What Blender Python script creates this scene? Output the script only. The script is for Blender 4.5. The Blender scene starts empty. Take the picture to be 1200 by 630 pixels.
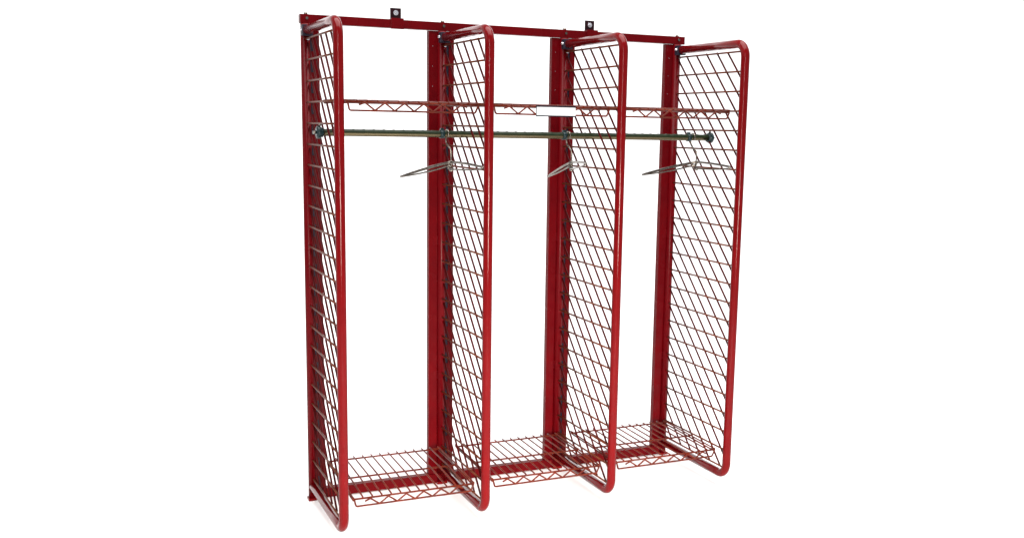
import bpy, bmesh, math, random
random.seed(4)
from mathutils import Vector, Matrix
S = bpy.context.scene
COL = S.collection
PI = math.pi

# ------------------------------------------------------------------ materials
def mat(name, base, rough=.35, metal=0.0, spec=.5, coat=0.0, var=None, bump=0.0, scale=40, coat_rough=.08, rvar=0.0, grad=None):
    m = bpy.data.materials.new(name); m.use_nodes = True
    nt = m.node_tree; b = nt.nodes['Principled BSDF']
    b.inputs['Base Color'].default_value = (*base, 1)
    b.inputs['Roughness'].default_value = rough
    b.inputs['Metallic'].default_value = metal
    b.inputs['Specular IOR Level'].default_value = spec
    b.inputs['Coat Weight'].default_value = coat
    b.inputs['Coat Roughness'].default_value = coat_rough
    tc = nt.nodes.new('ShaderNodeTexCoord')
    n = nt.nodes.new('ShaderNodeTexNoise'); n.inputs['Scale'].default_value = scale; n.inputs['Detail'].default_value = 5
    nt.links.new(tc.outputs['Object'], n.inputs['Vector'])
    if var:
        r = nt.nodes.new('ShaderNodeValToRGB')
        r.color_ramp.elements[0].position = .32; r.color_ramp.elements[0].color = (*base, 1)
        r.color_ramp.elements[1].position = .68; r.color_ramp.elements[1].color = (*var, 1)
        nt.links.new(n.outputs['Fac'], r.inputs['Fac']); nt.links.new(r.outputs['Color'], b.inputs['Base Color'])
    if rvar:
        mr = nt.nodes.new('ShaderNodeMapRange')
        mr.inputs['To Min'].default_value = max(.02, rough - rvar); mr.inputs['To Max'].default_value = rough + rvar
        n3 = nt.nodes.new('ShaderNodeTexNoise'); n3.inputs['Scale'].default_value = 9; n3.inputs['Detail'].default_value = 4
        nt.links.new(tc.outputs['Object'], n3.inputs['Vector'])
        nt.links.new(n3.outputs['Fac'], mr.inputs['Value']); nt.links.new(mr.outputs['Result'], b.inputs['Roughness'])
    if bump:
        n2 = nt.nodes.new('ShaderNodeTexNoise'); n2.inputs['Scale'].default_value = 420; n2.inputs['Detail'].default_value = 2
        nt.links.new(tc.outputs['Object'], n2.inputs['Vector'])
        bp = nt.nodes.new('ShaderNodeBump'); bp.inputs['Strength'].default_value = bump; bp.inputs['Distance'].default_value = .0006
        nt.links.new(n2.outputs['Fac'], bp.inputs['Height']); nt.links.new(bp.outputs['Normal'], b.inputs['Normal'])
    return m

RED = mat('red_powder_coat', (.128, .0008, .0016), .11, 0, .14, var=(.110, .0007, .0014), bump=.12, scale=14, rvar=.04)
FRAME = mat('dark_red_powder_coat', (.098, .0010, .0026), .26, 0, .07, var=(.076, .0009, .0024), bump=.25, scale=10, rvar=.07)
WIRE = mat('wire_red_coat_lit', (.125, .028, .008), .36, 0, .15, var=(.060, .012, .004), scale=22)  # level wires, warm flash light mixed into the coat colour
DIAG = mat('slanted_wire_coat_shaded', (.060, .0018, .0020), .45, 0, .05, var=(.036, .0020, .002), scale=22)  # same coat as the level wires, darkened in colour for their shaded look
BRK = mat('dark_bracket_coat', (.014, .003, .005), .35, 0, .12)
SHELFWIRE = mat('shelf_wire_red_coat', (.125, .016, .005), .34, 0, .14, var=(.070, .010, .005), scale=22)
SLOT = mat('slot_black', (.012, .010, .020), .45, 0, .2)
ROD = mat('olive_zinc_rod', (.120, .098, .052), .26, .9, .4, var=(.125, .102, .058), scale=60, rvar=.06)
CAP = mat('teal_black_plastic', (.006, .020, .022), .25, 0, .25)
GREEN = mat('dark_green_rod_reflection', (.007, .014, .005), .35, 0, .15, var=(.014, .022, .008), scale=50)  # dark reflection along the rod top, put into colour
STEEL = mat('dull_steel', (.25, .225, .19), .20, 1.0, .5, var=(.12, .105, .09), scale=90, rvar=.06)
BOLT = mat('zinc_bolt', (.75, .75, .78), .25, 1.0)
LABEL = mat('white_label_card', (.62, .62, .62), .5, 0, .3)
HOLDER = mat('dark_label_holder', (.004, .007, .014), .5, 0, .1)
BACK = mat('white_paper_sweep', (.86, .86, .86), .9, 0, .05, var=(.85, .85, .85), scale=3)

# ------------------------------------------------------------------ mesh builder
class MB:
    def __init__(s): s.bm = bmesh.new()
    def box(s, x0, x1, y0, y1, z0, z1, mi=0, bev=0.0):
        r = bmesh.ops.create_cube(s.bm, size=1)
        vs = r['verts']
        for v in vs:
            v.co = Vector(((x0 + x1) / 2 + v.co.x * (x1 - x0), (y0 + y1) / 2 + v.co.y * (y1 - y0), (z0 + z1) / 2 + v.co.z * (z1 - z0)))
        fs = set(f for v in vs for f in v.link_faces)
        for f in fs: f.material_index = mi
        if bev:
            es = list(set(e for v in vs for e in v.link_edges))
            g = bmesh.ops.bevel(s.bm, geom=es, offset=bev, segments=2, affect='EDGES', profile=.6)
            for f in g['faces']: f.material_index = mi
    def tube(s, pts, r, n=8, mi=0, closed=False, cap=True):
        P = [Vector(p) for p in pts]
        N = len(P); T = []
        for i in range(N):
            if closed: t = P[(i + 1) % N] - P[i - 1]
            elif i == 0: t = P[1] - P[0]
            elif i == N - 1: t = P[-1] - P[-2]
            else: t = (P[i + 1] - P[i]).normalized() + (P[i] - P[i - 1]).normalized()
            T.append(t.normalized())
        a = Vector((0, 0, 1)) if abs(T[0].z) < .9 else Vector((1, 0, 0))
        u = T[0].cross(a).normalized(); rings = []
        for i in range(N):
            if i: u = (u - T[i] * u.dot(T[i])).normalized()
            w = T[i].cross(u)
            rr = r[i] if isinstance(r, (list, tuple)) else r
            rings.append([s.bm.verts.new(P[i] + rr * (math.cos(2 * PI * k / n) * u + math.sin(2 * PI * k / n) * w)) for k in range(n)])
        for i in range(N if closed else N - 1):
            A, B = rings[i], rings[(i + 1) % N]
            off = 0
            if closed and i == N - 1:
                off = min(range(n), key=lambda o: (A[0].co - B[o].co).length)
            for k in range(n):
                f = s.bm.faces.new((A[k], A[(k + 1) % n], B[(k + 1 + off) % n], B[(k + off) % n])); f.smooth = True; f.material_index = mi
        if cap and not closed:
            f = s.bm.faces.new(rings[0][::-1]); f.material_index = mi
            f = s.bm.faces.new(rings[-1]); f.material_index = mi
    def build(s, name, mats, parent=None):
        me = bpy.data.meshes.new(name)
        bmesh.ops.recalc_face_normals(s.bm, faces=s.bm.faces[:])
        s.bm.to_mesh(me); s.bm.free()
        for m in (mats if isinstance(mats, (list, tuple)) else [mats]): me.materials.append(m)
        o = bpy.data.objects.new(name, me); COL.objects.link(o)
        if parent: o.parent = parent
        return o

def fillet(pts, rad, seg=8):
    """round the inner corners of a polyline"""
    P = [Vector(p) for p in pts]; out = [P[0]]
    for i in range(1, len(P) - 1):
        a = (P[i - 1] - P[i]); b = (P[i + 1] - P[i])
        r = rad[i] if isinstance(rad, (list, tuple)) else rad
        ang = a.angle(b); d = min(r / math.tan(ang / 2), a.length * .49, b.length * .49); r = d * math.tan(ang / 2)
        a.normalize(); b.normalize()
        bis = (a + b).normalized(); c = P[i] + bis * (r / math.sin(ang / 2))
        s0 = P[i] + a * d - c; s1 = P[i] + b * d - c
        for k in range(seg + 1):
            out.append(c + s0.normalized().slerp(s1.normalized(), k / seg) * s0.length)
    out.append(P[-1]); return out

def tag(o, label, cat, group=None, kind=None):
    o['label'] = label; o['category'] = cat
    if group: o['group'] = group
    if kind: o['kind'] = kind

FLOOR = -.056
D, H = .492, 1.704
PX = [0, .518, 1.0335, 1.56]
RT = .0168
NW, Z1, DZ = 23, 1.675, .0748
WZ = [Z1 - DZ * k for k in range(NW)]

# ------------------------------------------------------------------ the rack
rack = bpy.data.objects.new('gear_rack', None); COL.objects.link(rack)
tag(rack, 'open red metal gear rack of three bays with wire grid side panels', 'gear rack')

def make_frame():
    b = MB()
    path = fillet([(0, -.012, H), (0, -D, H), (0, -D, 0), (0, -.012, 0)], [0, .052, .052, 0], 12)
    b.tube(path, RT, 20)
    return b.build('side_frame', RED, rack)

def make_grid(parent):
    b = MB(); r = .0036
    yf = -D + RT * .5
    for z in WZ: b.tube([(0, -.006, z), (0, yf, z)], r, 7)
    # slanted wires: drop forward one wire pitch per pitch, laid against the level wires
    y0 = -.0665; x = .0064; P = .0745
    for j in range(-NW, 5):
        # y = y0 - P*j at z = Z1, running forward and down
        ya = y0 - P * j; za = Z1
        if ya > -.006:
            za = Z1 - (ya + .006) * DZ / P; ya = -.006
        yb = yf; zb = za - (ya - yb) * DZ / P
        if zb < WZ[-1]:
            yb = ya - (za - WZ[-1]) * P / DZ; zb = WZ[-1]
        if za - zb < .02: continue
        j1, j2, j3 = (random.uniform(-.0012, .0012) for _ in range(3))
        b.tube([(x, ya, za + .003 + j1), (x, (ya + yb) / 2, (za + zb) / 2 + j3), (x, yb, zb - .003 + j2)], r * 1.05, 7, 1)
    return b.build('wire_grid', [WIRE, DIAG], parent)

def make_upright(kind):
    """kind: 0 left end, 1 middle, 2 right end"""
    b = MB(); zt = 1.729; zb = FLOOR + .008
    b.tube([(0, .004, zb), (0, .004, zt)], RT, 20)                        # rear round post
    if kind in (1, 2):
        b.box(-.0515, -.0150, .006, .009, zb + .012, zt, 0, .0008)        # flange front
        b.box(-.0515, -.0485, .009, .030, zb + .012, zt, 0, .0006)        # outer return
        for k, z in enumerate(WZ): b.tube([(-.036, .0062, z - .002), (-.036, .0045, z - .002)], .0015, 8, 2 if k < 3 else 0)
    if kind in (0, 1):
        # slotted flange: solid strip, slotted strip made of bridges, solid strip
        b.box(.0305, .0520, .010, .013, zb + .012, zt, 0, .0008)
        b.box(.0145, .0163, .010, .013, zb + .012, zt, 0, 0)
        for k in range(NW + 1):
            zhi = zt if k == 0 else WZ[k - 1] - .042
            zlo = WZ[k] + .004 if k < NW else zb + .012
            if zhi > zlo: b.box(.0163, .0305, .0104, .0128, zlo, zhi, 0, 0)
        b.box(.0490, .0520, .013, .034, zb + .012, zt, 0, .0006)
        b.box(.0140, .0488, .0138, .0165, zb + .012, zt, 1, 0)  # black plate behind the slots, painting the shade of their inside
    o = b.build('upright', [FRAME, SLOT, BOLT], rack)
    f = MB(); f.box(-.020, .020 if kind == 2 else .024, -.014, .022, FLOOR, zb + .002, 0, .002)
    f.build('foot', [RED], o)
    c = MB()                                                              # clamp bolts joining tube and post
    c.box(-.019, .020, -.040, -.010, H - .020, H + .019, 0, .003)
    c.tube([(-.026, -.026, H + .002), (.027, -.026, H + .002)], .0045, 10, 1)
    c.tube([(.006, -.012, H - .030), (.006, -.020, H - .030)], .0050, 10, 1)
    c.build('clamp_bolt', [SLOT, BOLT], o)
    return o

for i, x in enumerate(PX):
    fr = make_frame(); fr.location = (x, 0, 0)
    make_grid(fr)
    up = make_upright(0 if i == 0 else 2 if i == 3 else 1); up.location = (x, 0, 0)

def rail(name, x0, x1, z0, z1):
    b = MB(); b.box(x0, x1, -.0005, .030, z0, z1, 0, .002)
    return b.build(name, FRAME, rack)
tr = rail('top_rail', -.018, 1.597, 1.7300, 1.7620)
for i, x in enumerate(PX):
    b = MB(); b.tube([(x + .005, .012, 1.7625), (x + .005, .012, 1.7700)], [.0075, .0045], 12, 0)
    b.tube([(x + .006, -.0008, 1.7480), (x + .006, -.0050, 1.7480)], .0050, 10, 0)
    b.build('rail_screw', [STEEL], tr)
bt = rail('bottom_rail', .020, 1.574, -.0530, -.0160)

for bx in (.3450, 1.1600):
    b = MB()
    b.box(bx - .028, bx + .021, -.0050, -.0010, 1.7270, 1.7670, 0, .0012)     # saddle over the rail
    b.box(bx - .024, bx + .020, -.0008, .034, 1.7625, 1.7662, 0, .0008)
    b.box(bx - .021, bx + .021, .0300, .0340, 1.7600, 1.8065, 1, .0012)       # wall plate
    o = b.build('wall_bracket', [FRAME, BRK], tr)
    c = MB(); c.tube([(bx, .0298, 1.7890), (bx, .0270, 1.7890)], .0095, 16, 0)
    c.tube([(bx, .0268, 1.7890), (bx, .0200, 1.7890)], .0055, 6, 0)
    c.build('bracket_bolt', [BOLT], o)

# ------------------------------------------------------------------ wire shelves
def shelf(x0, x1, rows, front_drop, ncross, name, zbow=0.0):
    """rows: list of (y, z) for the wires running left-right, last one is the front"""
    b = MB(); r = .0033
    for j, (y, z) in enumerate(rows):
        b.tube([(x0 - .003, y, z), (x1 + .003, y, z)], r + .0003, 8)
        for xe in (x0, x1): b.tube([(xe - .004, y, z + .003), (xe + .004, y, z + .003)], .0046, 8)
    (yb, zb_), (yf, zf) = rows[0], rows[-1]
    step = (x1 - x0) / ncross
    for k in range(ncross + 1):
        x = x0 + step * k
        pts = [(x, yb + .012, zb_ + .0052)] + [(x, y, z + .0052) for y, z in rows] + [(x, yf - .003, zf + .001)]
        b.tube(pts, r * .93, 7)
    # truss along the front edge
    zl = zf - front_drop
    loop = fillet([(x0 + .002, yf + .02, zf), (x0 + .004, yf - .002, zf - .001), (x0 + .010, yf - .002, zl), (x1 - .010, yf - .002, zl), (x1 + .002, yf - .002, zf - .001), (x1 + .002, yf + .02, zf)], .007, 4)
    b.tube(loop, r, 8)
    nz = 6; span = (x1 - x0) - .055; st = span / nz / 2
    z = [(x0 + .028 + st * k, yf - .0045, (zf - .002) if k % 2 else zl + .001) for k in range(2 * nz + 1)]
    z[0] = (z[0][0] + st * .4, z[0][1], zf - .010); z[-1] = (z[-1][0] - st * .4, z[-1][1], zf - .010)
    b.tube(fillet(z, .003, 3), r * .95, 7)
    # end wires
    for xe in (x0 + .001, x1 - .001):
        b.tube([(xe, yb, zb_ - .004)] + [(xe, y, z - .004) for y, z in rows[1:]], r, 7)
    return b.build(name, SHELFWIRE, rack)

for i in range(3):
    x0, x1 = PX[i] + .044, PX[i + 1] - .026
    shelf(x0, x1 - .004, [(-.060, .109), (-.260, .1045), (-.445, .0915 + .004 * i)], .026, 13, 'wire_shelf')
tops = []
for i in range(3):
    x0, x1 = PX[i] + .042, PX[i + 1] - .014
    tops.append(shelf(x0, x1, [(-.100, 1.452), (-.180, 1.452), (-.260, 1.4515), (-.340, 1.4505), (-.420, 1.4490)], .0285, 13, 'wire_shelf'))
# label holder clipped on the middle shelf
b = MB()
b.box(.7225, .8780, -.4300, -.4265, 1.4140, 1.4525, 0, .0008)
b.box(.7225, .8780, -.4340, -.4302, 1.4480, 1.4525, 0, .0006)
b.box(.7225, .8780, -.4340, -.4302, 1.4140, 1.4180, 0, .0006)
b.box(.7236, .8769, -.4325, -.4303, 1.4182, 1.4478, 1, 0)
b.build('label_holder', [HOLDER, LABEL], tops[1])

# ------------------------------------------------------------------ hanging rod
RY, RZ, RR = -.254, 1.3455, .0122
b = MB(); b.tube([(-.006 + 1.572 * k / 24, RY, RZ) for k in range(25)], RR, 20)
rod = b.build('hanging_rod', ROD, rack)
def endcap(x, s):
    b = MB()
    b.tube([(x - s * .006, RY, RZ), (x, RY, RZ), (x + s * .002, RY, RZ), (x + s * .014, RY, RZ), (x + s * .017, RY, RZ)], [.0170, .0170, .0215, .0215, .014], 20, 0)
    b.tube([(x + s * .017, RY, RZ), (x + s * .027, RY, RZ)], .0060, 10, 1)
    b.tube([(x + s * .004, RY - .004, RZ + .021), (x + s * .004, RY - .004, RZ + .029)], .0042, 8, 1)
    b.build('end_cap', [CAP, STEEL], rod)
endcap(-.006, -1); endcap(1.566, 1)
for x in (.4300, .9180, 1.4720):
    b = MB()
    b.tube([(x - .008, RY, RZ), (x + .008, RY, RZ)], .0152, 18, 0)
    b.box(x - .006, x + .006, RY - .006, RY + .006, RZ + .012, RZ + .0215, 0, .0015)
    b.build('rod_clip', [CAP], rod)
b = MB()                                                     # added ribbed shell: dark reflection of the shelf wires in the rod's upper half
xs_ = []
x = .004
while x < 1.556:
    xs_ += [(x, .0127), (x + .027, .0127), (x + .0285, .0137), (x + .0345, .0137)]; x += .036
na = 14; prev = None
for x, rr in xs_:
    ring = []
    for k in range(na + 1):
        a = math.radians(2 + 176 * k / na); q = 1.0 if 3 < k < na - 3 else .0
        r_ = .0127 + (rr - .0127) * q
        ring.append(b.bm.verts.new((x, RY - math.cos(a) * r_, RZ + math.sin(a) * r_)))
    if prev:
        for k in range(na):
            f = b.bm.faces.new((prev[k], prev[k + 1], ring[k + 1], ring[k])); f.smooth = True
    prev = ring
b.build('rod_reflection_strip', [GREEN], rod)

# ------------------------------------------------------------------ coat hangers
def hanger(hx, left, mid, right, label, spread=.010):
    """hook over the rod at hx; left/mid/right are the points of the shoulders"""
    L, M, R = Vector(left), Vector(mid), Vector(right)
    root = bpy.data.objects.new('coat_hanger', None); COL.objects.link(root); root.location = (hx, RY, RZ + RR)
    tag(root, label, 'coat hanger', 'metal coat hangers on the rod')
    org = Vector((hx, RY, RZ + RR))
    def loc(p): return Vector(p) - org
    def bez(p0, p1, p2, n=10): return [(1 - t) ** 2 * p0 + 2 * t * (1 - t) * p1 + t * t * p2 for t in [k / n for k in range(n + 1)]]
    dirv = (R - L); dirv.z = 0; dirv.normalize(); side = Vector((-dirv.y, dirv.x, 0))
    # shoulders, one wire over the top, and the lower bar coming back
    for nm, E in (('left_arm', L), ('right_arm', R)):
        b = MB()
        dv = (E - M); e2 = Vector((dv.x, dv.y, 0)).normalized()
        c = M + dv * .45 + Vector((0, 0, .006))
        up = bez(M, c, E + side * spread * .4, 10)
        low0 = M + Vector((0, 0, -.024 if nm == 'right_arm' else -.011)) - side * spread * (1 if nm == 'right_arm' else .5)
        lowc = E * .5 + low0 * .5 + Vector((0, 0, -.010))
        lo = bez(E - side * spread * .6 + Vector((0, 0, -.007 if nm == 'right_arm' else -.003)), lowc, low0, 10)
        end = [E + e2 * .005 + side * spread * .1 + Vector((0, 0, -.002)), E + e2 * .005 - side * spread * .4 + Vector((0, 0, -.0055 if nm == 'right_arm' else -.0028))]
        path = [loc(p) for p in up[:-1] + [up[-1]] + end + lo]
        k_ = 1.0 if nm == 'right_arm' else 1.25
        rr = [.0043 * k_] * 11 + [.0038 * k_, .0038 * k_] + [.0032] * 11
        b.tube(path, rr, 8)
        b.build('arm', STEEL, root)
    b = MB()
    hook = []
    for k in range(15):
        a = math.radians(-35 + k * 235 / 14)
        hook.append(Vector((hx, RY - math.cos(a) * (RR + .004), RZ + math.sin(a) * (RR + .004))))
    hook = hook[::1]
    tail = [Vector((hx + .001, RY + .012, RZ - .030)), Vector((M.x - .004, M.y - .004, RZ - .055)), Vector((M.x, M.y, M.z + .004)), Vector((M.x, M.y, M.z - .012))]
    coil = [Vector((M.x - .009, M.y, M.z - .026)), Vector((M.x - .003, M.y - .008, M.z - .033)), Vector((M.x + .007, M.y - .004, M.z - .027)), Vector((M.x + .004, M.y + .005, M.z - .018))]
    b.tube([loc(p) for p in fillet(hook + tail + coil, .006, 3)], .0028, 8)
    b.build('hook', STEEL, root)
    b = MB()
    b.tube([loc(M + Vector((0, 0, .006))), loc(M + Vector((0, 0, -.010)))], .0058, 10)
    b.tube([loc(M - dirv * .016 + Vector((0, 0, -.002))), loc(M - dirv * .016 + Vector((0, 0, -.026)))], .0030, 8)
    b.build('collar', STEEL, root)
    return root
hanger(.450, (.343, -.06, 1.187), (.464, -.262, 1.246), (.508, -.455, 1.236),
       'silver wire coat hanger in the left bay, its long arm reaching into open space')
hanger(.936, (.947, -.06, 1.185), (.948, -.264, 1.246), (.912, -.450, 1.250),
       'silver wire coat hanger seen nearly end-on, short, hanging below the white label holder', .007)
hanger(1.492, (1.386, -.06, 1.191), (1.508, -.262, 1.248), (1.541, -.445, 1.237),
       'silver wire coat hanger nearest the rod end cap, before the right-hand grid panel')

# ------------------------------------------------------------------ paper sweep
bm = bmesh.new()
prof = [(-9, 0), (2.2, 0)] + [(2.2 + 2.0 * math.sin(a), 2.0 - 2.0 * math.cos(a)) for a in [PI / 2 * k / 16 for k in range(1, 17)]] + [(4.2, 7.5)]
xs = [-10, -5, 0, 5, 11]
rows = [[bm.verts.new((x + (y if False else 0), y, z + FLOOR)) for x in xs] for y, z in prof]
for i in range(len(rows) - 1):
    for k in range(len(xs) - 1):
        f = bm.faces.new((rows[i][k], rows[i][k + 1], rows[i + 1][k + 1], rows[i + 1][k])); f.smooth = True
me = bpy.data.meshes.new('backdrop'); bm.to_mesh(me); bm.free(); me.materials.append(BACK)
bd = bpy.data.objects.new('backdrop', me); COL.objects.link(bd)
bd['kind'] = 'structure'

# ------------------------------------------------------------------ lights
def area(name, loc, target, size, power, color=(1, 1, 1), sy=None, spread=180):
    l = bpy.data.lights.new(name, 'AREA'); l.energy = power; l.color = color
    l.shape = 'RECTANGLE'; l.size = size; l.size_y = sy or size; l.spread = math.radians(spread)
    o = bpy.data.objects.new(name, l); COL.objects.link(o); o.location = loc
    o.rotation_euler = (Vector(target) - Vector(loc)).to_track_quat('-Z', 'Y').to_euler()
    return o
area('softbox_light', (-2.4, -4.6, 3.4), (.8, 0, 1.0), 1.2, 40, (1, .97, .93))
area('strip_light', (-1.15, -4.3, 1.75), (.8, 0, 1.2), .09, 42, (1, .96, .92), 1.1)
area('low_fill_light', (-.2, -4.6, .75), (.8, 0, -.35), .8, 38, (1, .88, .78), spread=50)  # added fill, brightens the lower half of the rack
area('added_overhead_light', (.9, -.9, 5.0), (.9, -.6, 0), 5.0, 470, (1, .99, .98), 3.8)  # added panel, burns the floor white and washes out shadows
area('added_backdrop_light', (-6.0, .2, 4.6), (-5.5, 4.2, 1.6), 2.4, 110)  # added wash, whitens the left of the sweep
area('added_backdrop_light', (6.4, .2, 4.6), (6.2, 4.2, 1.6), 2.4, 150)  # added wash, whitens the right of the sweep

w = bpy.data.worlds.new('World'); S.world = w; w.use_nodes = True
bg = w.node_tree.nodes['Background']; bg.inputs[0].default_value = (.93, .94, 1.0, 1); bg.inputs[1].default_value = .56

# ------------------------------------------------------------------ camera
cd = bpy.data.cameras.new('camera'); cam = bpy.data.objects.new('camera', cd); COL.objects.link(cam)
C_ = (-0.8061781651522395, -3.8422292093850876, 1.3787378243239135)
a_ = Vector((0.9102410819480998, -0.4137029643710546, 0.01763604276912634))
b_ = Vector((0.048243509508551316, 0.14825518462802412, 0.98777171685275))
c_ = Vector((0.4112587224321452, 0.8982595716687539, -0.15490644073509666))
M = Matrix((( a_.x, b_.x, -c_.x, C_[0]), (a_.y, b_.y, -c_.y, C_[1]), (a_.z, b_.z, -c_.z, C_[2]), (0, 0, 0, 1)))
cam.matrix_world = M
cd.sensor_width = 36; cd.sensor_fit = 'HORIZONTAL'; cd.lens = 36 * 1216.7686 / 1200
cd.shift_x = -34.85 / 1200; cd.shift_y = 24.17 / 1200
cd.clip_end = 100
S.camera = cam
S.render.resolution_x = 1024; S.render.resolution_y = 537
S.render.engine = 'CYCLES'
S.view_settings.view_transform = 'Standard'; S.view_settings.look = 'None'
S.view_settings.exposure = 0; S.view_settings.gamma = 1
